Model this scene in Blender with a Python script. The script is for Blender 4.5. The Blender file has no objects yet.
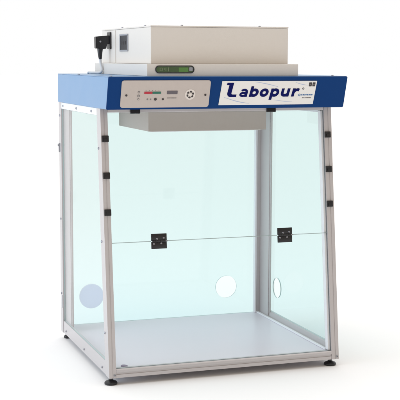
import bpy, bmesh, math, random
from mathutils import Vector, Matrix
random.seed(4)
S = bpy.context.scene
C = S.collection

# ------------------------------------------------------------------ camera
cam_d = bpy.data.cameras.new('camera'); cam = bpy.data.objects.new('camera', cam_d); C.objects.link(cam)
cam_d.sensor_width = 36.0; cam_d.lens = 36.0 * 1182.354 / 400.0
cam_d.clip_start = 0.05; cam_d.clip_end = 500
rt = Vector((0.94574138, -0.32490836, 0.00279306)); up = Vector((0.03578609, 0.11270209, 0.99298419))
fw = Vector((0.32294364, 0.93900628, -0.11821424))
cam.matrix_world = Matrix(((rt.x, up.x, -fw.x, -1.1461622), (rt.y, up.y, -fw.y, -5.3139774), (rt.z, up.z, -fw.z, 1.25667878), (0, 0, 0, 1)))
S.camera = cam

# ------------------------------------------------------------------ studio surround: white sweep behind, darker room behind the camera
w = bpy.data.worlds.new('World'); S.world = w; w.use_nodes = True
nt = w.node_tree; nt.nodes.clear()
tc = nt.nodes.new('ShaderNodeTexCoord'); sp = nt.nodes.new('ShaderNodeSeparateXYZ')
mr = nt.nodes.new('ShaderNodeMapRange'); mr.interpolation_type = 'SMOOTHSTEP'
mr.inputs['From Min'].default_value = -0.45; mr.inputs['From Max'].default_value = -0.05
mx = nt.nodes.new('ShaderNodeMix'); mx.data_type = 'RGBA'
mx.inputs['A'].default_value = (0.56, 0.485, 0.405, 1); mx.inputs['B'].default_value = (1.0, 1.0, 1.0, 1)
bg = nt.nodes.new('ShaderNodeBackground'); out = nt.nodes.new('ShaderNodeOutputWorld')
bg.inputs['Strength'].default_value = 1.0
L = nt.links.new
L(tc.outputs['Generated'], sp.inputs[0]); L(sp.outputs['Y'], mr.inputs['Value']); L(mr.outputs['Result'], mx.inputs['Factor'])
# added bright cap at the zenith, out of view, to lift the ground to white
mr2 = nt.nodes.new('ShaderNodeMapRange'); mr2.interpolation_type = 'SMOOTHSTEP'
mr2.inputs['From Min'].default_value = 0.60; mr2.inputs['From Max'].default_value = 0.80
mr2.inputs['To Min'].default_value = 1.0; mr2.inputs['To Max'].default_value = 1.78
L(sp.outputs['Z'], mr2.inputs['Value']); L(mr2.outputs['Result'], bg.inputs['Strength'])
L(mx.outputs['Result'], bg.inputs['Color']); L(bg.outputs[0], out.inputs['Surface'])

def area(name, loc, target, size, energy, col):
    d = bpy.data.lights.new(name, 'AREA'); d.shape = 'RECTANGLE'; d.size, d.size_y = size; d.energy = energy; d.color = col
    o = bpy.data.objects.new(name, d); C.objects.link(o); o.location = loc
    o.rotation_euler = (Vector(target) - Vector(loc)).to_track_quat('-Z', 'Y').to_euler()
    return o
area('softbox_side', (-4.6, -0.7, 1.7), (0.2, -0.5, 0.6), (2.6, 3.0), 105, (0.66, 0.83, 1.0))
area('overhead_fill', (0.5, -0.6, 5.2), (0.5, -0.6, 0), (5.5, 5.5), 6, (1.0, 1.0, 1.0))  # added unseen fill that brightens the ground

S.view_settings.view_transform = 'Standard'; S.view_settings.look = 'None'
S.view_settings.exposure = 0; S.view_settings.gamma = 1
S.cycles.transparent_max_bounces = 32; S.cycles.max_bounces = 10

# ------------------------------------------------------------------ materials
def srgb(r, g, b):
    f = lambda c: (c / 255 / 12.92) if c / 255 <= 0.04045 else ((c / 255 + 0.055) / 1.055) ** 2.4
    return (f(r), f(g), f(b), 1)

def mat(name, col, rough=0.5, metal=0.0, noise=0.03, nscale=30, bump=0.0, bscale=400, spec=0.5, coat=0.0):
    m = bpy.data.materials.new(name); m.use_nodes = True; t = m.node_tree; b = t.nodes['Principled BSDF']
    b.inputs['Metallic'].default_value = metal; b.inputs['Specular IOR Level'].default_value = spec
    b.inputs['Coat Weight'].default_value = coat; b.inputs['Coat Roughness'].default_value = 0.15
    tcn = t.nodes.new('ShaderNodeTexCoord')
    n = t.nodes.new('ShaderNodeTexNoise'); n.inputs['Scale'].default_value = nscale; n.inputs['Detail'].default_value = 4
    t.links.new(tcn.outputs['Object'], n.inputs['Vector'])
    r = t.nodes.new('ShaderNodeMapRange'); r.inputs['To Min'].default_value = 1 - noise; r.inputs['To Max'].default_value = 1 + noise
    t.links.new(n.outputs['Fac'], r.inputs['Value'])
    h = t.nodes.new('ShaderNodeHueSaturation'); h.inputs['Color'].default_value = col
    t.links.new(r.outputs['Result'], h.inputs['Value']); t.links.new(h.outputs['Color'], b.inputs['Base Color'])
    r2 = t.nodes.new('ShaderNodeMapRange'); r2.inputs['To Min'].default_value = max(0, rough - 0.06); r2.inputs['To Max'].default_value = rough + 0.06
    t.links.new(n.outputs['Fac'], r2.inputs['Value']); t.links.new(r2.outputs['Result'], b.inputs['Roughness'])
    if bump:
        n2 = t.nodes.new('ShaderNodeTexNoise'); n2.inputs['Scale'].default_value = bscale
        t.links.new(tcn.outputs['Object'], n2.inputs['Vector'])
        bp = t.nodes.new('ShaderNodeBump'); bp.inputs['Strength'].default_value = bump; bp.inputs['Distance'].default_value = 0.001
        t.links.new(n2.outputs['Fac'], bp.inputs['Height']); t.links.new(bp.outputs['Normal'], b.inputs['Normal'])
    return m

def glass_mat(name, tint, edge=False):
    m = bpy.data.materials.new(name); m.use_nodes = True; t = m.node_tree; t.nodes.clear()
    o = t.nodes.new('ShaderNodeOutputMaterial'); mixs = t.nodes.new('ShaderNodeMixShader')
    tr = t.nodes.new('ShaderNodeBsdfTransparent'); tr.inputs['Color'].default_value = (*tint, 1)
    gl = t.nodes.new('ShaderNodeBsdfGlossy'); gl.inputs['Roughness'].default_value = 0.02
    lw = t.nodes.new('ShaderNodeLayerWeight'); lw.inputs['Blend'].default_value = 0.5       # facing: symmetric on both sides of a sheet
    pw = t.nodes.new('ShaderNodeMath'); pw.operation = 'POWER'; pw.inputs[1].default_value = 4.5
    ml = t.nodes.new('ShaderNodeMath'); ml.operation = 'MULTIPLY_ADD'; ml.inputs[1].default_value = 0.55; ml.inputs[2].default_value = 0.035
    ge = t.nodes.new('ShaderNodeNewGeometry'); iv = t.nodes.new('ShaderNodeMath'); iv.operation = 'SUBTRACT'; iv.inputs[0].default_value = 1.0
    fr = t.nodes.new('ShaderNodeMath'); fr.operation = 'MULTIPLY'
    t.links.new(lw.outputs['Facing'], pw.inputs[0]); t.links.new(pw.outputs[0], ml.inputs[0]); t.links.new(ge.outputs['Backfacing'], iv.inputs[1])
    t.links.new(ml.outputs[0], fr.inputs[0]); t.links.new(iv.outputs[0], fr.inputs[1])
    t.links.new(fr.outputs[0], mixs.inputs[0]); t.links.new(tr.outputs[0], mixs.inputs[1]); t.links.new(gl.outputs[0], mixs.inputs[2])
    t.links.new(mixs.outputs[0], o.inputs['Surface'])
    return m

M = dict(
    cream=mat('cream_powder_coat', srgb(216, 211, 205), 0.45, bump=0.25, spec=0.4, noise=0.02, nscale=6),
    alu=mat('anodised_aluminium', srgb(193, 189, 190), 0.36, metal=0.3, noise=0.03, nscale=12),
    white=mat('white_painted_steel', srgb(226, 228, 232), 0.4, noise=0.02, bump=0.15),
    blue=mat('blue_enamel', srgb(14, 58, 116), 0.42, noise=0.05, nscale=8, spec=0.08),
    pale=mat('sheen_blue_enamel', srgb(106, 145, 184), 0.35, noise=0.02, nscale=8),  # hood blue with its grazing sheen put into the colour
    floor=mat('lavender_white_laminate', srgb(224, 221, 230), 0.34, noise=0.015, nscale=5),
    panel=mat('warm_grey_membrane', srgb(190, 180, 174), 0.5, noise=0.04, nscale=60),
    plate=mat('sign_plate_white', srgb(231, 230, 228), 0.45, noise=0.02, nscale=20),
    navy=mat('navy_ink', srgb(6, 16, 88), 0.5, noise=0.05, spec=0.08),
    swoosh=mat('pale_blue_ink', srgb(170, 184, 214), 0.5),
    midblue=mat('mid_blue_ink', srgb(70, 112, 160), 0.5),
    greyink=mat('grey_ink', srgb(120, 116, 116), 0.5),
    dark=mat('dark_ink', srgb(52, 46, 46), 0.5),
    lit_face=mat('lit_face_white', srgb(240, 240, 244), 0.45),  # white that paints in the light on left-facing frame faces
    seal=mat('grey_seal', srgb(172, 190, 191), 0.5),
    ubox=mat('hood_shade_paint', srgb(172, 164, 157), 0.5, noise=0.03, nscale=6),  # housing paint darkened to carry the shade under the hood
    rim=mat('pale_grey_print', srgb(222, 214, 208), 0.5),
    black=mat('black_plastic', srgb(22, 22, 26), 0.35, noise=0.1, bump=0.2),
    rubber=mat('black_rubber', srgb(20, 20, 24), 0.4, noise=0.1),
    screw=mat('steel_screw', srgb(150, 150, 158), 0.3, metal=0.8),
    chrome=mat('bright_steel', srgb(150, 150, 156), 0.35, metal=0.9),
    red=mat('red_scale', srgb(176, 26, 52), 0.45), green=mat('green_scale', srgb(16, 104, 84), 0.45),
    lcd=mat('lcd_window_grey', srgb(92, 86, 92), 0.3), pcb=mat('dark_green_lcd', srgb(62, 88, 48), 0.3, noise=0.25, nscale=70),
    lit=mat('bright_green_lcd', srgb(84, 132, 58), 0.35, noise=0.12, nscale=80), lcdtext=mat('lcd_segment_grey', srgb(126, 136, 106), 0.4),
    cable=mat('pale_grey_cable', srgb(205, 207, 210), 0.5), socket_dark=mat('socket_black', srgb(30, 32, 40), 0.5),  # black plastic of the socket and the display bezel
    grey=mat('grey_plastic', srgb(150, 152, 158), 0.5), cover=mat('pale_blue_cover', srgb(212, 222, 238), 0.5, noise=0.01),
    purple=mat('purple_grey_badge', srgb(120, 100, 130), 0.4),
    glass=glass_mat('green_tinted_glass', (0.838, 0.934, 0.940)), clear=glass_mat('clear_glass', (0.992, 0.996, 0.996)), port=glass_mat('thin_clear_film', (0.935, 0.970, 0.975)), seam=mat('dull_glass_edge', srgb(96, 108, 112), 0.5), edge=mat('glass_edge', srgb(182, 208, 208), 0.3),
    ground=mat('white_sweep', (0.93, 0.93, 0.93, 1), 0.9, noise=0.0, spec=0.1),
)

t_ = M['cover'].node_tree; b_ = t_.nodes['Principled BSDF']; tl_ = t_.nodes.new('ShaderNodeBsdfTranslucent'); tl_.inputs['Color'].default_value = srgb(248, 246, 252)
mm_ = t_.nodes.new('ShaderNodeMixShader'); mm_.inputs[0].default_value = 0.92; t_.links.new(b_.outputs[0], mm_.inputs[1]); t_.links.new(tl_.outputs[0], mm_.inputs[2])
tp_ = t_.nodes.new('ShaderNodeBsdfTransparent'); tp_.inputs['Color'].default_value = (0.93, 0.96, 1.0, 1); mt_ = t_.nodes.new('ShaderNodeMixShader'); mt_.inputs[0].default_value = 0.32
t_.links.new(mm_.outputs[0], mt_.inputs[1]); t_.links.new(tp_.outputs[0], mt_.inputs[2]); t_.links.new(mt_.outputs[0], [n for n in t_.nodes if n.type == 'OUTPUT_MATERIAL'][0].inputs['Surface'])

# ------------------------------------------------------------------ helpers
ORG = {}
def empty(name, loc, parent=None):
    o = bpy.data.objects.new(name, None); C.objects.link(o); o.empty_display_size = 0.1
    ORG[o.name] = Vector(loc); o.location = Vector(loc) - (ORG[parent.name] if parent else Vector())
    if parent: o.parent = parent
    return o

def link(name, bm, ms, parent=None, label=None, smooth=False):
    bmesh.ops.recalc_face_normals(bm, faces=bm.faces)
    vs = [v.co for v in bm.verts]
    c = Vector([(min(v[i] for v in vs) + max(v[i] for v in vs)) / 2 for i in range(3)])
    bmesh.ops.translate(bm, verts=bm.verts, vec=-c)
    me = bpy.data.meshes.new(name); bm.to_mesh(me); bm.free()
    for m in (ms if isinstance(ms, (list, tuple)) else [ms]): me.materials.append(m)
    if smooth:
        for p in me.polygons: p.use_smooth = True
        try: me.set_sharp_from_angle(angle=math.radians(35))
        except Exception: pass
    o = bpy.data.objects.new(name, me); C.objects.link(o)
    ORG[o.name] = c; o.location = c - (ORG[parent.name] if parent else Vector())
    if parent: o.parent = parent
    if label: o['label'] = label
    return o

def tag(o, label, cat, group=None):
    o['label'] = label; o['category'] = cat
    if group: o['group'] = group

def hexa(bm, P, mi=0, bev=0.0):
    """P: 8 points, bottom loop then top loop"""
    t = bmesh.new(); v = [t.verts.new(p) for p in P]
    for f in ((3, 2, 1, 0), (4, 5, 6, 7), (0, 1, 5, 4), (1, 2, 6, 5), (2, 3, 7, 6), (3, 0, 4, 7)):
        t.faces.new([v[i] for i in f]).material_index = mi
    if bev: bmesh.ops.bevel(t, geom=list(t.edges), offset=bev, segments=2, affect='EDGES', profile=0.5)
    merge(bm, t)

def merge(bm, t):
    me = bpy.data.meshes.new('tmp'); t.to_mesh(me); t.free(); bm.from_mesh(me); bpy.data.meshes.remove(me)

def box(bm, x0, x1, y0, y1, z0, z1, bev=0.0, mi=0):
    hexa(bm, [(x0, y0, z0), (x1, y0, z0), (x1, y1, z0), (x0, y1, z0), (x0, y0, z1), (x1, y0, z1), (x1, y1, z1), (x0, y1, z1)], mi, bev)

def prism(bm, pts, vec, mi=0, bev=0.0):
    """closed polygon of 3-D points pushed along vec"""
    t = bmesh.new(); vec = Vector(vec)
    a = [t.verts.new(p) for p in pts]; b = [t.verts.new(Vector(p) + vec) for p in pts]
    t.faces.new(a[::-1]).material_index = mi; t.faces.new(b).material_index = mi
    n = len(a)
    for i in range(n): t.faces.new((a[i], a[(i + 1) % n], b[(i + 1) % n], b[i])).material_index = mi
    if bev: bmesh.ops.bevel(t, geom=list(t.edges), offset=bev, segments=2, affect='EDGES')
    merge(bm, t)

def cyl(bm, c, axis, r, h, n=24, r2=None, mi=0):
    """cylinder from c along axis*h"""
    ax = Vector(axis).normalized(); q = ax.to_track_quat('Z', 'X'); r2 = r if r2 is None else r2
    t = bmesh.new(); a = []; b = []
    for i in range(n):
        th = 2 * math.pi * i / n; d = q @ Vector((math.cos(th), math.sin(th), 0))
        a.append(t.verts.new(Vector(c) + d * r)); b.append(t.verts.new(Vector(c) + d * r2 + ax * h))
    t.faces.new(a[::-1]).material_index = mi; t.faces.new(b).material_index = mi
    for i in range(n): t.faces.new((a[i], a[(i + 1) % n], b[(i + 1) % n], b[i])).material_index = mi
    merge(bm, t)

def lathe(bm, c, prof, n=40):
    t = bmesh.new(); rings = []
    for r, z in prof:
        rings.append([t.verts.new((c[0] + r * math.cos(2 * math.pi * i / n), c[1] + r * math.sin(2 * math.pi * i / n), c[2] + z)) for i in range(n)])
    for A, B in zip(rings, rings[1:]):
        for i in range(n): t.faces.new((A[i], A[(i + 1) % n], B[(i + 1) % n], B[i]))
    t.faces.new(rings[0][::-1]); t.faces.new(rings[-1]); merge(bm, t)

def screw(parent, loc, axis, r=0.006, name='screw', m=None):
    bm = bmesh.new(); ax = Vector(axis).normalized()
    cyl(bm, loc, ax, r, 0.0022, 18); cyl(bm, Vector(loc) + ax * 0.0022, ax, r * 0.98, 0.0012, 18, r * 0.7)
    cyl(bm, Vector(loc) + ax * 0.0034, ax, r * 0.35, 0.0003, 6, mi=1)
    return link(name, bm, [m or M['screw'], M['dark']], parent, smooth=True)

def pane(name, outer, hole, origin, u, v, n, th, parent, label=None, ms=('glass', 'edge')):
    """glass sheet: outer polygon in (u,v), optional circular holes, thickness th along n; polished edges get own material"""
    origin, u, v, n = map(Vector, (origin, u, v, n))
    t = bmesh.new(); edges = []
    loops = [outer] + [[(hx + hr * math.cos(2 * math.pi * i / 48), hy + hr * math.sin(2 * math.pi * i / 48)) for i in range(48)] for hx, hy, hr in hole]
    for lp in loops:
        vs = [t.verts.new(origin + u * a + v * b) for a, b in lp]
        for i in range(len(vs)): edges.append(t.edges.new((vs[i], vs[(i + 1) % len(vs)])))
    bmesh.ops.triangle_fill(t, edges=edges, use_beauty=True)
    base = list(t.faces)
    r = bmesh.ops.extrude_face_region(t, geom=base)
    bmesh.ops.translate(t, verts=[g for g in r['geom'] if isinstance(g, bmesh.types.BMVert)], vec=n * th)
    t.normal_update()
    for f in t.faces: f.material_index = 0 if abs(f.normal.dot(n.normalized())) > 0.9 else 1
    return link(name, t, [M[k] for k in ms], parent, label)

# ------------------------------------------------------------------ dimensions (cabinet one unit wide)
D, Dt, H = 0.8853, 0.7664, 1.0629
F1, F2, H2 = 0.8764, 0.9149, 1.1873
GZ = -0.030
yf = lambda z: -(D + (Dt - D) * z / H)                       # raked front plane
rake = Vector((0, yf(1) - yf(0), 1)).normalized()            # up along the front plane
rn = Vector((0, -rake.z, rake.y)).normalized()               # outward normal of the front plane

# ------------------------------------------------------------------ ground
bm = bmesh.new(); cyl(bm, (0.5, -0.5, GZ - 0.02), (0, 0, 1), 90, 0.02, 96)
g = link('ground', bm, M['ground']); g['kind'] = 'structure'

# ------------------------------------------------------------------ cabinet
cab = empty('laminar_flow_cabinet', (0.5, -0.44, GZ))
tag(cab, 'tall glass-sided laboratory workstation with blue hood and pale metal frame on white ground', 'lab cabinet')

def post_profile(x0, x1, depth, side):
    """section of an extruded post in (x, back) with a shallow slot in the front face and in the inner face"""
    w_ = x1 - x0; c = (x0 + x1) / 2; g_ = 0.0022; d_ = 0.0016
    pts = [(x0, 0), (c - g_, 0), (c - g_, d_), (c + g_, d_), (c + g_, 0), (x1, 0)]
    m_ = depth * 0.55
    if side > 0: pts += [(x1, m_ - g_), (x1 - d_, m_ - g_), (x1 - d_, m_ + g_), (x1, m_ + g_)]
    pts += [(x1, depth), (x0, depth)]
    if side < 0: pts += [(x0, m_ + g_), (x0 + d_, m_ + g_), (x0 + d_, m_ - g_), (x0, m_ - g_)]
    return pts

posts = {}
for key, x0, x1, side in (('fl', 0.0, 0.029, 1), ('fr', 0.967, 1.0, -1)):
    bm = bmesh.new(); P = [(x, yf(0) + b, 0.0) for x, b in post_profile(x0, x1, 0.06, side)]
    prism(bm, P, (0, yf(H) - yf(0), H - 0.0005))
    posts[key] = link('front_post', bm, M['alu'], cab)
for key, x0, x1, side in (('rl', 0.0, 0.04, 1), ('rr', 0.958, 1.0, -1)):
    bm = bmesh.new(); P = [(x, -0.045 + b, 0.0) for x, b in post_profile(x0, x1, 0.045, side)]
    prism(bm, P, (0, 0, H - 0.0005))
    posts[key] = link('rear_post', bm, M['alu'], cab)
# inner glazing stiles that hold the side panes at the rear
for x0, x1 in ((0.0125, 0.026), (0.974, 0.9875)):
    bm = bmesh.new(); box(bm, x0, x1, -0.155, -0.0455, 0.0, H - 0.001, 0.0015)
    box(bm, x0 + 0.003, x1 - 0.003, -0.166, -0.1555, 0.05, H - 0.03, 0.001)
    link('glazing_stile', bm, M['alu'], cab)
# base rails
RH = 0.036
bm = bmesh.new()
y0 = yf(0) + 0.002
pr = [(y0, 0), (y0, 0.013), (y0 + 0.004, 0.014), (y0 + 0.004, 0.021), (y0 - 0.0, 0.022), (y0 - 0.001, RH - 0.004), (y0 + 0.003, RH), (y0 + 0.028, RH), (y0 + 0.028, 0)]
prism(bm, [(0.0295, a, b) for a, b in pr], (0.937, 0, 0)); link('front_rail', bm, M['alu'], cab)
bm = bmesh.new(); box(bm, 0.0405, 0.9575, -0.03, -0.002, 0.001, 0.026, 0.002); link('rear_rail', bm, M['alu'], cab)
for sgn, x0, x1 in ((1, 0.0015, 0.030), (-1, 0.970, 0.9985)):
    bm = bmesh.new(); xi = x1 if sgn > 0 else x0
    a = 0.0; xo = x0 if sgn > 0 else x1
    prof = [(xo, 0.0), (xi, 0.0), (xi, 0.034), (xi - sgn * 0.008, 0.036), (xi - sgn * 0.010, 0.052), (xi - sgn * 0.014, 0.056), (xo, 0.056)]
    prism(bm, [(x, -0.0458, z + 0.0008) for x, z in prof], (0, -(0.823 - 0.0458), 0))
    rl = link('side_rail', bm, M['alu'], cab)
    if sgn > 0:
        for y in (-0.10, -0.4537, -0.7667): screw(rl, (0.0015, y, 0.018), (-1, 0, 0), 0.005)
bm = bmesh.new(); box(bm, 0.0305, 0.9695, -0.858, -0.031, 0.014, 0.030, 0.001)
fl = link('floor_panel', bm, M['floor'], cab)
bm = bmesh.new(); t = bmesh.new(); cyl(t, (0, 0, 0), (0, 0, 1), 0.014, 0.0015, 32); cyl(t, (0, 0, 0.0015), (0, 0, 1), 0.010, 0.0008, 32)
bmesh.ops.scale(t, vec=(1.0, 1.5, 1), verts=t.verts); bmesh.ops.translate(t, vec=(0.0775, -0.826, 0.0303), verts=t.verts); merge(bm, t)
link('badge', bm, M['purple'], fl)
# loose lead lying along the front rail
def tube(bm, pts, r, n=12, res=8):
    P = [Vector(p) for p in pts]; path = []
    for i in range(len(P) - 1):
        p0 = P[max(i - 1, 0)]; p1 = P[i]; p2 = P[i + 1]; p3 = P[min(i + 2, len(P) - 1)]
        for k in range(res):
            s = k / res
            path.append(0.5 * ((2 * p1) + (p2 - p0) * s + (2 * p0 - 5 * p1 + 4 * p2 - p3) * s * s + (3 * p1 - p0 - 3 * p2 + p3) * s ** 3))
    path.append(P[-1]); rings = []; t = bmesh.new(); nrm = Vector((0.3, 0.9, 0.2))
    for i, p in enumerate(path):
        tg = (path[min(i + 1, len(path) - 1)] - path[max(i - 1, 0)]).normalized()
        nrm = (nrm - tg * nrm.dot(tg)).normalized(); b = tg.cross(nrm)
        rr = r(i / (len(path) - 1)) if callable(r) else r
        rings.append([t.verts.new(p + (nrm * math.cos(2 * math.pi * k / n) + b * math.sin(2 * math.pi * k / n)) * rr) for k in range(n)])
    for A, B in zip(rings, rings[1:]):
        for k in range(n): t.faces.new((A[k], A[(k + 1) % n], B[(k + 1) % n], B[k]))
    t.faces.new(rings[0][::-1]); t.faces.new(rings[-1]); merge(bm, t)

# added white strips: painted brightness of lit post faces and floor ledge at right
bm = bmesh.new(); box(bm, 0.9485, 0.9576, -0.046, -0.0235, 0.0305, 1.018, 0.001); link('lit_face_strip', bm, M['lit_face'], cab)
bm = bmesh.new(); box(bm, 0.9570, 0.9692, -0.835, -0.0465, 0.0303, 0.0365, 0.0015); link('lit_face_strip', bm, M['lit_face'], cab)
bm = bmesh.new(); P0 = [Vector((x, yf(0.0385) + 0.0140 + b, 0.0385)) for x, b in ((0.9575, 0), (0.9664, 0), (0.9664, 0.024), (0.9575, 0.024))]
prism(bm, P0, rake * 1.008); link('lit_face_strip', bm, M['lit_face'], cab)

# feet
def foot(x, y, s, name='foot'):
    bm = bmesh.new()
    lathe(bm, (x, y, GZ), [(0.019 * s, 0), (0.0245 * s, 0.0015), (0.0262 * s, 0.0045), (0.0258 * s, 0.0085), (0.0215 * s, 0.0130), (0.013 * s, 0.0160), (0.0105 * s, 0.0180), (0.0075, 0.0185), (0.0075, 0.0298)])
    return link(name, bm, M['rubber'], cab, smooth=True)
foot(0.0135, -0.857, 1); foot(0.972, -0.857, 1); foot(0.022, -0.030, 0.62); foot(0.975, -0.030, 0.62)

# top rails under the hood
bm = bmesh.new(); box(bm, 0.0015, 0.024, -0.767 + 0.055, -0.0455, 1.033, H - 0.0008, 0.0015)
tr = link('top_rail', bm, M['white'], cab)
for y, z in ((-0.085, 1.047), (-0.3464, 1.0465), (-0.6157, 1.0465)): screw(tr, (0.0015, y, z), (-1, 0, 0), 0.0055)
bm = bmesh.new(); box(bm, 0.976, 0.9985, -0.767 + 0.055, -0.0455, 1.033, H - 0.0008, 0.0015); link('top_rail', bm, M['white'], cab)
bm = bmesh.new(); box(bm, 0.0405, 0.9575, -0.034, -0.003, 1.02, H - 0.0008, 0.0015); link('rear_top_rail', bm, M['alu'], cab)
bm = bmesh.new(); box(bm, 0.0295, 0.9665, -0.7655, -0.742, 1.046, H - 0.0008, 0.0015); link('front_top_rail', bm, M['alu'], cab)

# screws on the posts seen from the left
for y, z in ((-0.020, 1.0016), (-0.022, 0.5286), (-0.020, 0.1815)): screw(posts['rl'], (0, y, z), (-1, 0, 0), 0.005)
for z in (0.9034, 0.5341, 0.1714): screw(posts['fl'], (0, yf(z) + 0.045, z), (-1, 0, 0), 0.005)
for k, x in (('fl', 0.0225), ('fr', 0.991)): screw(posts[k], (x, yf(0.012) - 0.0003, 0.012), rn, 0.0048, m=M['grey'])
# small latch on the rear left edge
bm = bmesh.new(); box(bm, -0.005, -0.0002, -0.018, -0.006, 0.835, 0.875, 0.001); cyl(bm, (-0.005, -0.012, 0.866), (-1, 0, 0), 0.005, 0.004, 14)
link('cable_clip', bm, M['grey'], posts['rl'])
bm = bmesh.new(); box(bm, -0.004, -0.0002, -0.040, -0.032, 0.115, 0.175, 0.0015); link('cover_strip', bm, M['white'], posts['rl'])

# glass panes
def side_pane(x, hole, ms=('glass', 'edge')):
    z0, z1 = 0.057, 1.032
    a = [(-0.046, z0), (yf(z0) + 0.055, z0), (yf(z1) + 0.055, z1), (-0.046, z1)]
    return pane('side_pane', a, hole, (x, 0, 0), (0, 1, 0), (0, 0, 1), (1, 0, 0), 0.005, cab, None, ms)
side_pane(0.0055, [], ('clear', 'edge')); sr = side_pane(0.9895, [(-0.222, 0.183, 0.048)])
rp = pane('rear_pane', [(0.041, 0.0265), (0.957, 0.0265), (0.957, 1.0195), (0.041, 1.0195)], [(0.8106, 0.1615, 0.054)], (0, -0.018, 0), (1, 0, 0), (0, 0, 1), (0, 1, 0), 0.005, cab)
bm = bmesh.new(); cyl(bm, (0.8106, -0.0160, 0.1615), (0, -1, 0), 0.0535, 0.001, 48); link('port_film', bm, M['port'], rp)
bm = bmesh.new(); cyl(bm, (0.9915, -0.222, 0.183), (1, 0, 0), 0.0475, 0.001, 48); link('port_film', bm, M['port'], sr)
def ring(name, c, ax, r0, r1, th, m, parent, n=56, label=None):
    ax = Vector(ax); q = ax.to_track_quat('Z', 'X'); t = bmesh.new(); R = []
    for r, h in ((r0, 0), (r1, 0), (r1, th), (r0, th)):
        R.append([t.verts.new(Vector(c) + q @ Vector((r * math.cos(2 * math.pi * i / n), r * math.sin(2 * math.pi * i / n), h))) for i in range(n)])
    for k in range(4):
        A, B = R[k], R[(k + 1) % 4]
        for i in range(n): t.faces.new((A[i], A[(i + 1) % n], B[(i + 1) % n], B[i]))
    return link(name, t, m, parent, label, smooth=True)
bm = bmesh.new(); cyl(bm, (0.1405, -0.0185, 0.158), (0, -1, 0), 0.058, 0.004, 56); cyl(bm, (0.1405, -0.0228, 0.158), (0, -1, 0), 0.056, 0.0012, 56)
link('port_cover', bm, M['cover'], rp, 'pale blue round cover over the left port', smooth=True)

# front sash, raked: two glass leaves with hinges
fr0 = Vector((0, yf(0), 0))
def fp(z, off=0.0): return Vector((0, yf(z), z)) + rn * off
def sash(z0, z1, name):
    l = (fp(z1) - fp(z0)).length
    return pane(name, [(0.0305, 0), (0.9655, 0), (0.9655, l), (0.0305, l)], [], fp(z0, -0.012), (1, 0, 0), rake, rn, 0.005, cab, None, ('clear', 'seam'))
up_s = sash(0.5330, 1.0445, 'upper_front_pane'); lo_s = sash(0.0375, 0.5305, 'lower_front_pane')
def obox(bm, x0, x1, z0, z1, o0, o1, bev=0.0, mi=0):
    a, b, c, d = fp(z0, o0), fp(z0, o1), fp(z1, o0), fp(z1, o1)
    hexa(bm, [a + Vector((x0, 0, 0)), b + Vector((x0, 0, 0)), b + Vector((x1, 0, 0)), a + Vector((x1, 0, 0)),
              c + Vector((x0, 0, 0)), d + Vector((x0, 0, 0)), d + Vector((x1, 0, 0)), c + Vector((x1, 0, 0))], mi, bev)
for x0, x1 in ((0.0315, 0.1918), (0.2585, 0.7385), (0.8060, 0.9650)):
    bm = bmesh.new(); obox(bm, x0, x1, 0.5307, 0.5328, -0.0118, -0.0060); link('edge_seal', bm, M['seal'], up_s)
for x0, x1 in ((0.1924, 0.2573), (0.7395, 0.8045)):
    bm = bmesh.new(); zc = 0.5315
    obox(bm, x0, x1, zc + 0.0022, zc + 0.0302, -0.0068, 0.0, 0.0012); obox(bm, x0, x1 - 0.0005, zc - 0.0302, zc - 0.0022, -0.0068, 0.0, 0.0012)
    n = 5; wv = (x1 - x0 - 0.010) / n
    for i in range(n):
        cyl(bm, fp(zc, 0.0005) + Vector((x0 + 0.003 + i * wv + 0.0004, 0, 0)), (1, 0, 0), 0.0052, wv - 0.0008, 18)
    cyl(bm, fp(zc, 0.0005) + Vector((x1 - 0.0065, 0, 0)), (1, 0, 0), 0.0024, 0.0095, 14, mi=1)
    for sx, sz in ((0.024, 0.0095), (0.052, 0.0125), (0.010, -0.0100), (0.041, -0.0085)):
        c = fp(zc + sz, 0.0) + Vector((x0 + sx, 0, 0))
        cyl(bm, c, rn, 0.0042, 0.0016, 16, 0.0032, mi=1)
    link('hinge', bm, [M['black'], M['chrome']], up_s, smooth=True)
for x0, x1 in ((0.1229, 0.1625), (0.7075, 0.7470)):
    bm = bmesh.new(); obox(bm, x0, x1, 1.0405, 1.0612, -0.0068, 0.006, 0.002)
    link('top_hinge', bm, M['black'], up_s)
for k, xc in (('fl', 0.0160), ('fr', 0.9790)):
    for z in (0.9432, 0.7985, 0.6535):
        bm = bmesh.new(); obox(bm, xc - 0.0138, xc + 0.0138, z - 0.0128, z + 0.0128, 0.0003, 0.008, 0.002)
        obox(bm, xc - 0.0075, xc + 0.0075, z - 0.008, z + 0.002, 0.0082, 0.0105, 0.0008)
        cyl(bm, fp(z + 0.0065, 0.008) + Vector((xc + 0.004, 0, 0)), rn, 0.0022, 0.0008, 12)
        link('magnet_catch', bm, M['black'], posts[k])

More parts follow.
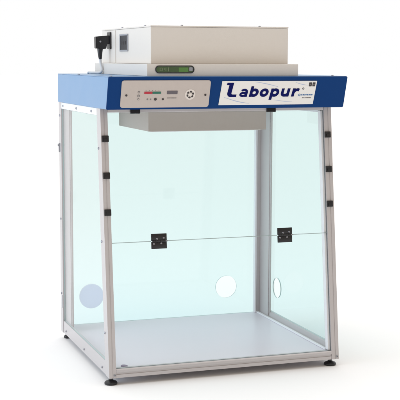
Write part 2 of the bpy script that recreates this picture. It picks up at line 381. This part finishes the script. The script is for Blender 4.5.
# ------------------------------------------------------------------ hood
e = 0.003; T = 0.004
hood = empty('hood', (0.5, -0.45, H), cab)
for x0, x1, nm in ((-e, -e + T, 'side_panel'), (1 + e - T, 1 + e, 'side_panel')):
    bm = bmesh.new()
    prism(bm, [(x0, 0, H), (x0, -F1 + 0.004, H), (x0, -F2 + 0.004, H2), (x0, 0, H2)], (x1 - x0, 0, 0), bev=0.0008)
    link(nm, bm, M['pale'], hood, 'side panel of the hood, pale blue sheen painted in')
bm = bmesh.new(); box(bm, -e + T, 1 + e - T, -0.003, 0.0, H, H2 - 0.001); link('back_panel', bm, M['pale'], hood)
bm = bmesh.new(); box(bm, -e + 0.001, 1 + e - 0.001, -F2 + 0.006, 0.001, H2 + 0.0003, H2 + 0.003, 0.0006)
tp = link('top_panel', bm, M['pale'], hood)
for x, y in ((0.010, -0.362), (0.014, -0.885), (0.946, -0.890), (0.99, -0.4)): screw(tp, (x, y, H2 + 0.0032), (0, 0, 1), 0.0055)
bm = bmesh.new(); box(bm, 0.002, 0.998, -0.7655, -0.0005, H + 0.0005, H + 0.004); link('soffit_panel', bm, M['white'], hood)

fb = Vector((0, -F1, H)); ft = Vector((0, -F2, H2)); fu = (ft - fb).normalized(); fn = Vector((0, -fu.z, fu.y)).normalized(); FL = (ft - fb).length
def F(x, v, o=0.0): return fb + Vector((x, 0, 0)) + fu * v + fn * o
def fprism(bm, pts, o0, o1, mi=0, bev=0.0): prism(bm, [F(x, v, o0) for x, v in pts], fn * (o1 - o0), mi, bev)
def rrect(x0, x1, v0, v1, r, n=6, shear=0.0):
    P = []
    for cx, cy, a0 in ((x1 - r, v0 + r, -90), (x1 - r, v1 - r, 0), (x0 + r, v1 - r, 90), (x0 + r, v0 + r, 180)):
        for i in range(n + 1):
            a = math.radians(a0 + 90 * i / n); P.append((cx + r * math.cos(a) + shear * (cy + r * math.sin(a) - v0), cy + r * math.sin(a)))
    return P
bm = bmesh.new(); fprism(bm, rrect(-e - 0.0005, 1 + e + 0.0005, -0.001, FL + 0.0005, 0.004), -0.004, 0.0, bev=0.0009)
prism(bm, [F(-e + 0.003, 0.0, -0.0042), F(1 + e - 0.003, 0.0, -0.0042), F(1 + e - 0.003, 0.0, -0.020), F(-e + 0.003, 0.0, -0.020)], fu * 0.002)
fascia = link('fascia', bm, M['blue'], hood)

# control panel on the fascia
cp = empty('control_panel', F(0.232, 0.062), cab)
bm = bmesh.new(); fprism(bm, rrect(0.0500, 0.4115, 0.0075, 0.1180, 0.009), 0.0006, 0.0042, bev=0.0010); link('membrane_panel', bm, M['panel'], cp)
def chip(name, x0, x1, v0, v1, m, o=0.0045, th=0.0008, parent=None, r=None, label=None):
    bm = bmesh.new()
    if r: fprism(bm, rrect(x0, x1, v0, v1, r), o, o + th)
    else: fprism(bm, [(x0, v0), (x1, v0), (x1, v1), (x0, v1)], o, o + th)
    return link(name, bm, m, parent or cp, label)
for x in (0.071, 0.3935): screw(cp, F(x, 0.0585, 0.0044), fn, 0.0042, m=M['dark'])
chip('red_scale_bar', 0.1424, 0.1750, 0.0645, 0.0730, M['red']); chip('green_scale_bar', 0.1755, 0.2095, 0.0645, 0.0730, M['green'])
for i in range(5): chip('scale_tick', 0.148 + i * 0.013, 0.1495 + i * 0.013, 0.0755, 0.0785, M['greyink'])
chip('display_window', 0.2345, 0.2775, 0.0625, 0.0765, M['lcd'], r=0.0015)
for i in range(8): chip('caption_mark', 0.2375 + i * 0.0048, 0.2375 + i * 0.0048 + 0.0034, 0.0450, 0.0482, M['greyink'])
for v, s in ((0.0710, 1), (0.0560, 1.15), (0.0425, 0.9)):
    bm = bmesh.new(); cyl(bm, F(0.1205, v, 0.0045), fn, 0.0046 * s, 0.0007, 20); cyl(bm, F(0.1205, v, 0.0053), fn, 0.0022, 0.0004, 16, mi=1); link('symbol', bm, [M['greyink'], M['panel']], cp)
for x, m, s in ((0.1570, 'greyink', 0.0030), (0.1700, 'greyink', 0.0026), (0.1893, 'dark', 0.0056), (0.2197, 'dark', 0.0042)):
    bm = bmesh.new(); cyl(bm, F(x, 0.0420, 0.0045), fn, s, 0.0012, 18); link('indicator_led', bm, M[m], cp, smooth=True)
bm = bmesh.new()
cyl(bm, F(0.3302, 0.0605, 0.0045), fn, 0.0215, 0.0009, 40, mi=1); cyl(bm, F(0.3302, 0.0605, 0.0056), fn, 0.0056, 0.0016, 20, mi=1)
for i in range(6):
    a = math.radians(60 * i + 20); cc = (0.3302 + 0.0118 * math.cos(a), 0.0605 + 0.0118 * math.sin(a))
    P = []
    for dx, dv in ((-0.0030, -0.0040), (0.0022, -0.0046), (0.0040, 0.0010), (0.0016, 0.0050), (-0.0034, 0.0036)):
        P.append((cc[0] + dx * math.cos(a) - dv * math.sin(a), cc[1] + dx * math.sin(a) + dv * math.cos(a)))
    fprism(bm, P, 0.0056, 0.0064)
link('fan_symbol', bm, [M['dark'], M['rim']], cp)

# sign plate with the product lettering
sg = empty('sign_plate', F(0.66, 0.064), cab)
bm = bmesh.new(); fprism(bm, [(0.4540, 0.0140), (0.8635, 0.0140), (0.8690, 0.1138), (0.4600, 0.1140)][:4], 0.0006, 0.0026, bev=0.0006)
link('backing_plate', bm, M['plate'], sg)
OT = 0.0028
def ribbon(pts, wid, o, name, m):
    bm = bmesh.new(); A = []; B = []
    for i, (x, v) in enumerate(pts):
        a = Vector(pts[min(i + 1, len(pts) - 1)]) - Vector(pts[max(i - 1, 0)]); a.normalize(); n_ = Vector((-a.y, a.x))
        ww = wid * (1 - 0.6 * abs(2 * i / (len(pts) - 1) - 1)) / 2
        A.append((x + n_.x * ww, v + n_.y * ww)); B.append((x - n_.x * ww, v - n_.y * ww))
    for i in range(len(pts) - 1): fprism(bm, [A[i], A[i + 1], B[i + 1], B[i]], o, o + 0.0003)
    bmesh.ops.remove_doubles(bm, verts=bm.verts, dist=1e-6)
    return link(name, bm, m, sg)
ribbon([(0.474 + 0.11 * s / 12, 0.047 - 0.026 * math.sin(s / 12 * 1.45)) for s in range(13)], 0.0030, OT - 0.0001, 'swoosh_line', M['swoosh'])
ribbon([(0.600 + 0.10 * s / 12, 0.110 - 0.020 * (s / 12) ** 1.3) for s in range(13)], 0.0028, OT - 0.0001, 'swoosh_line', M['swoosh'])
ribbon([(0.775 + 0.055 * s / 12, 0.108 - 0.012 * math.sin(s / 12 * 1.5)) for s in range(13)], 0.0024, OT - 0.0001, 'swoosh_line', M['swoosh'])
ribbon([(0.690 + 0.08 * s / 12, 0.034 - 0.008 * math.sin(s / 12 * 1.5)) for s in range(13)], 0.0018, OT - 0.0001, 'swoosh_line', M['swoosh'])

# letters as brush strokes: each stroke a strip of its own tiny height so nothing is coplanar
def stroke(bm, pts, wid, lvl, sh=0.16, base=(0, 0), closed=False):
    n = len(pts); A = []; B = []
    for i in range(n):
        if closed: a = Vector(pts[(i + 1) % n]) - Vector(pts[(i - 1) % n])
        else: a = Vector(pts[min(i + 1, n - 1)]) - Vector(pts[max(i - 1, 0)])
        a.normalize(); nn = Vector((-a.y, a.x)); ww = wid / 2
        if not closed and 0 < i < n - 1:
            d1 = (Vector(pts[i]) - Vector(pts[i - 1])).normalized(); ww = ww / max(0.6, d1.dot(a))
        A.append(Vector(pts[i]) + nn * ww); B.append(Vector(pts[i]) - nn * ww)
    def W(p, o): return F(base[0] + p.x + sh * p.y, base[1] + p.y, o)
    o0 = OT; o1 = OT + 0.0006 + lvl * 0.00012
    t = bmesh.new(); R = [[t.verts.new(W(p, o)) for p in q_] for q_, o in ((A, o0), (A, o1), (B, o1), (B, o0))]
    m_ = n if closed else n - 1
    for k in range(4):
        P_, Q_ = R[k], R[(k + 1) % 4]
        for i in range(m_):
            j = (i + 1) % n; t.faces.new((P_[i], P_[j], Q_[j], Q_[i]))
    if not closed:
        t.faces.new([r[0] for r in R]); t.faces.new([r[-1] for r in R][::-1])
    merge(bm, t)
def ell(cx, cy, rx, ry, a0=0, a1=360, n=28):
    full = abs(a1 - a0) >= 360; k = n if full else n + 1
    return [(cx + rx * math.cos(math.radians(a0 + (a1 - a0) * i / n)), cy + ry * math.sin(math.radians(a0 + (a1 - a0) * i / n))) for i in range(k)]
xh = 0.0345; wd = 0.0116
VB = 0.0480
def letter(ch, x):
    bm = bmesh.new(); b = (x, VB)
    r = wd / 2; cx = 0.0185; rx = 0.0130
    if ch == 'l':
        P = [(-0.0075, 0.0592), (0.0205, 0.0592), (0.0205, 0.0180)]
        P += [(0.0275 - 0.0070 * math.cos(math.radians(a)), 0.0172 - 0.0070 * math.sin(math.radians(a))) for a in range(15, 91, 15)]
        P += [(0.0440, 0.0102), (0.0440, 0.0), (0.0200, 0.0)]
        P += [(0.0200 - 0.0168 * math.sin(math.radians(a)), 0.0168 - 0.0168 * math.cos(math.radians(a))) for a in range(15, 91, 15)]
        P += [(0.0032, 0.0498), (-0.0075, 0.0498)]
        fprism(bm, [(x + px + 0.16 * py, VB + py) for px, py in P], OT, OT + 0.0007)
    if ch == 'a':
        stroke(bm, ell(0.0165, 0.0105, 0.0112, 0.0066), wd * 0.74, 0, base=b, closed=True)
        stroke(bm, [(0.0290, 0.0), (0.0290, 0.0225)] , wd, 1, base=b)
        stroke(bm, ell(0.0180, 0.0215, 0.0110, 0.0082, -5, 155, 16), wd * 0.76, 2, base=b)
    if ch in 'obp':
        stroke(bm, ell(cx, xh / 2, rx, xh / 2 - r * 0.9), wd, 0, base=b, closed=True)
    if ch == 'b': stroke(bm, [(0.0055, 0.0), (0.0055, 0.0440)], wd, 1, base=b)
    if ch == 'p': stroke(bm, [(0.0055, -0.0130), (0.0055, xh)], wd, 1, base=b)
    if ch == 'u':
        stroke(bm, [(0.0055, xh), (0.0055, 0.0150)] + [(0.0170 - 0.0115 * math.cos(math.radians(a)), 0.0145 - 0.0090 * math.sin(math.radians(a))) for a in range(10, 100, 10)] + [(0.0220, 0.0058), (0.0290, 0.0100)], wd, 0, base=b)
        stroke(bm, [(0.0305, 0.0), (0.0305, xh)], wd, 1, base=b)
    if ch == 'r':
        stroke(bm, [(0.0055, 0.0), (0.0055, xh)], wd, 0, base=b)
        stroke(bm, [(0.0060, 0.0170), (0.0100, 0.0240), (0.0150, 0.0280), (0.0210, 0.0292), (0.0285, 0.0275)], wd, 1, base=b)
    link('letter', bm, M['navy'], sg)
for ch, x in (('l', 0.4800), ('a', 0.5350), ('b', 0.5790), ('o', 0.6220), ('p', 0.6680), ('u', 0.7140), ('r', 0.7620)): letter(ch, x)
def marks(name, x, v, widths, h, m, gap=0.0016):
    bm = bmesh.new()
    for w_ in widths:
        fprism(bm, [(x, v), (x + w_, v), (x + w_ + 0.1 * h, v + h), (x + 0.1 * h, v + h)], OT - 0.0001, OT + 0.0002); x += w_ + gap
    return link(name, bm, m, sg)
ring('trade_mark', F(0.8120, 0.0815, OT), fn, 0.0018, 0.0044, 0.0004, M['dark'], sg, n=20)
ring('round_mark', F(0.7985, 0.0545, OT), fn, 0.0026, 0.0052, 0.0004, M['midblue'], sg, n=24)
marks('small_blue_print', 0.8060, 0.0520, (0.0050, 0.0060, 0.0052, 0.0026, 0.0060, 0.0054, 0.0026, 0.0058), 0.0062, M['midblue'])
marks('small_grey_print', 0.8125, 0.0405, (0.0054, 0.0024, 0.0040, 0.0036, 0.0044, 0.0030, 0.0040, 0.0034), 0.0044, M['greyink'], 0.0013)
for x in (0.8345, 0.8500):
    bm = bmesh.new(); fprism(bm, rrect(x, x + 0.0125, 0.0905, 0.1075, 0.0015), OT - 0.0001, OT + 0.0003)
    fprism(bm, [(x + 0.003, 0.0965), (x + 0.0095, 0.0965), (x + 0.0095, 0.0990), (x + 0.003, 0.0990)], OT + 0.0004, OT + 0.0006, mi=1)
    link('dark_mark', bm, [M['dark'], M['greyink']], sg)

# ------------------------------------------------------------------ filter housing on top
XL, XR, YF_, YR, Z1, Z2 = 0.1946, 0.7806, -0.8141, -0.04, 1.238, 1.3885
top = empty('fan_housing', (0.48, -0.45, H2), cab)
bm = bmesh.new(); box(bm, 0.1609, 0.8003, -0.876, -0.04, H2 + 0.0035, Z1, 0.0015); pl = link('plinth', bm, M['cream'], top)
bm = bmesh.new(); box(bm, XL, XR, YF_, YR, Z1 + 0.0005, Z2 - 0.006, 0.0015)
hs = link('housing_body', bm, M['cream'], top)
bm = bmesh.new(); box(bm, XL - 0.0012, XR + 0.0012, YF_ - 0.0012, YR, Z2 - 0.0055, Z2, 0.0014); ld = link('lid', bm, M['cream'], top)
for x, y in ((0.3281, -0.80), (0.66, -0.80), (0.205, -0.353), (0.205, -0.70)): screw(ld, (x, y, Z2 + 0.0002), (0, 0, 1), 0.005)
# folded corner seam on the left face
bm = bmesh.new(); box(bm, XL - 0.0022, XL - 0.0002, -0.282, -0.236, Z1 + 0.001, Z2 - 0.008, 0.0006); link('seam_flange', bm, M['cream'], hs)
bm = bmesh.new()
for a, b in ((-0.4853, -0.3556),):
    for P in ((a, b, 1.3555, 1.3620), (a, b, 1.2890, 1.2955)): box(bm, XL - 0.004, XL - 0.0003, P[0], P[1], P[2], P[3], 0.001)
    box(bm, XL - 0.004, XL - 0.0003, a, a + 0.008, 1.2956, 1.3554, 0.001); box(bm, XL - 0.004, XL - 0.0003, b - 0.008, b, 1.2956, 1.3554, 0.001)
so = link('socket_frame', bm, M['grey'], hs)
bm = bmesh.new(); box(bm, XL - 0.0018, XL - 0.0003, -0.4770, -0.3638, 1.2958, 1.3552); link('socket', bm, M['socket_dark'], hs)
bm = bmesh.new()
bm.free()
for y in (-0.45, -0.42, -0.39):
    bm = bmesh.new(); box(bm, XL - 0.0030, XL - 0.0019, y - 0.002, y + 0.002, 1.318, 1.332); link('contact_pin', bm, M['dark'], hs)

# pill-shaped display in the plinth front
PY = -0.876
def fr_prism(bm, pts, o0, o1, mi=0, bev=0): prism(bm, [(x, PY - o0, z) for x, z in pts], (0, -(o1 - o0), 0), mi, bev)
dc = 1.2168
outer = rrect(0.1940, 0.3545, dc - 0.0152, dc + 0.0152, 0.0150, 12)
inner = rrect(0.1975, 0.3510, dc - 0.0118, dc + 0.0118, 0.0116, 12)
t = bmesh.new(); R = []
for lp, o in ((outer, 0.0003), (outer, 0.0030), (inner, 0.0030), (inner, 0.0003)): R.append([t.verts.new((x, PY - o, z)) for x, z in lp])
for k in range(4):
    A, B = R[k], R[(k + 1) % 4]
    for i in range(len(A)): t.faces.new((A[i], A[(i + 1) % len(A)], B[(i + 1) % len(A)], B[i]))
link('display_bezel', t, M['socket_dark'], pl)
bm = bmesh.new(); fr_prism(bm, rrect(0.1980, 0.3505, dc - 0.0113, dc + 0.0113, 0.0111, 12), 0.0003, 0.0012); dsp = link('display', bm, M['pcb'], pl)
bm = bmesh.new(); fr_prism(bm, rrect(0.2900, 0.3290, dc - 0.0100, dc + 0.0075, 0.001), 0.0014, 0.0018); link('lit_display_field', bm, M['lit'], pl)
bm = bmesh.new(); fr_prism(bm, rrect(0.3330, 0.3475, dc - 0.0060, dc + 0.0085, 0.003), 0.0014, 0.0022); link('grey_key', bm, M['grey'], pl)
bm = bmesh.new()
for x, w_, z0, z1 in ((0.2120, 0.0025, -0.006, 0.006), (0.2145, 0.006, 0.0045, 0.006), (0.2230, 0.0025, -0.005, 0.005), (0.2290, 0.0030, -0.001, 0.004), (0.2360, 0.0025, -0.006, 0.006), (0.2470, 0.0022, -0.0075, 0.0075), (0.2145, 0.006, -0.006, -0.0045)):
    fr_prism(bm, [(x, dc + z0), (x + w_, dc + z0), (x + w_, dc + z1), (x, dc + z1)], 0.0014, 0.0017)
link('display_segments', bm, M['lcdtext'], pl)

# filter box hanging under the hood
ub = bmesh.new(); box(ub, 0.2569, 0.7877, -0.5669, -0.0965, 0.9555, H - 0.001, 0.0015); link('filter_box', ub, M['ubox'], cab)
bm = bmesh.new(); box(bm, 0.275, 0.77, -0.549, -0.114, 0.9525, 0.9552, 0.0005); link('diffuser_plate', bm, M['white'], cab)

# ------------------------------------------------------------------ power cord, plugged into the housing's left face
pc = empty('power_cord', (0.16, -0.183, H2 + 0.0035))
tag(pc, 'black angled power plug with pale cable in the side of the top housing', 'power cord')
bm = bmesh.new()
box(bm, 0.1868, XL - 0.0003, -0.210, -0.156, 1.300, 1.3745, 0.003)
prism(bm, [(0.1260, -0.200, 1.3545), (0.1866, -0.200, 1.3600), (0.1866, -0.200, 1.3230), (0.1760, -0.200, 1.3230), (0.1740, -0.200, 1.3020), (0.1580, -0.200, 1.3000), (0.1270, -0.200, 1.3030)], (0, 0.034, 0), bev=0.002)
link('plug', bm, M['black'], pc)
bm = bmesh.new(); tube(bm, [(0.149, -0.183, 1.303), (0.1485, -0.183, 1.285), (0.1490, -0.183, 1.268), (0.1500, -0.183, 1.256)], lambda s: 0.0130 - 0.0065 * s, 16)
link('strain_relief', bm, M['black'], pc, smooth=True)
bm = bmesh.new(); cyl(bm, (0.146, -0.2005, 1.333), (0, -1, 0), 0.004, 0.001, 18); link('plug_screw', bm, M['grey'], pc)
bm = bmesh.new()
R_ = 0.0055
tube(bm, [(0.1500, -0.183, 1.258), (0.1510, -0.183, 1.240), (0.1530, -0.19, 1.222), (0.152, -0.20, 1.206), (0.146, -0.19, 1.1975), (0.135, -0.15, H2 + 0.0035 + R_), (0.130, -0.09, H2 + 0.0035 + R_), (0.136, -0.02, H2 + 0.0035 + R_), (0.140, 0.015, H2 - 0.01), (0.140, 0.022, H2 - 0.12), (0.14, 0.024, 0.60), (0.14, 0.024, GZ + 0.10), (0.15, 0.05, GZ + R_ + 0.02), (0.20, 0.14, GZ + R_)][:9], R_, 14)
link('cable', bm, M['cable'], pc, smooth=True)
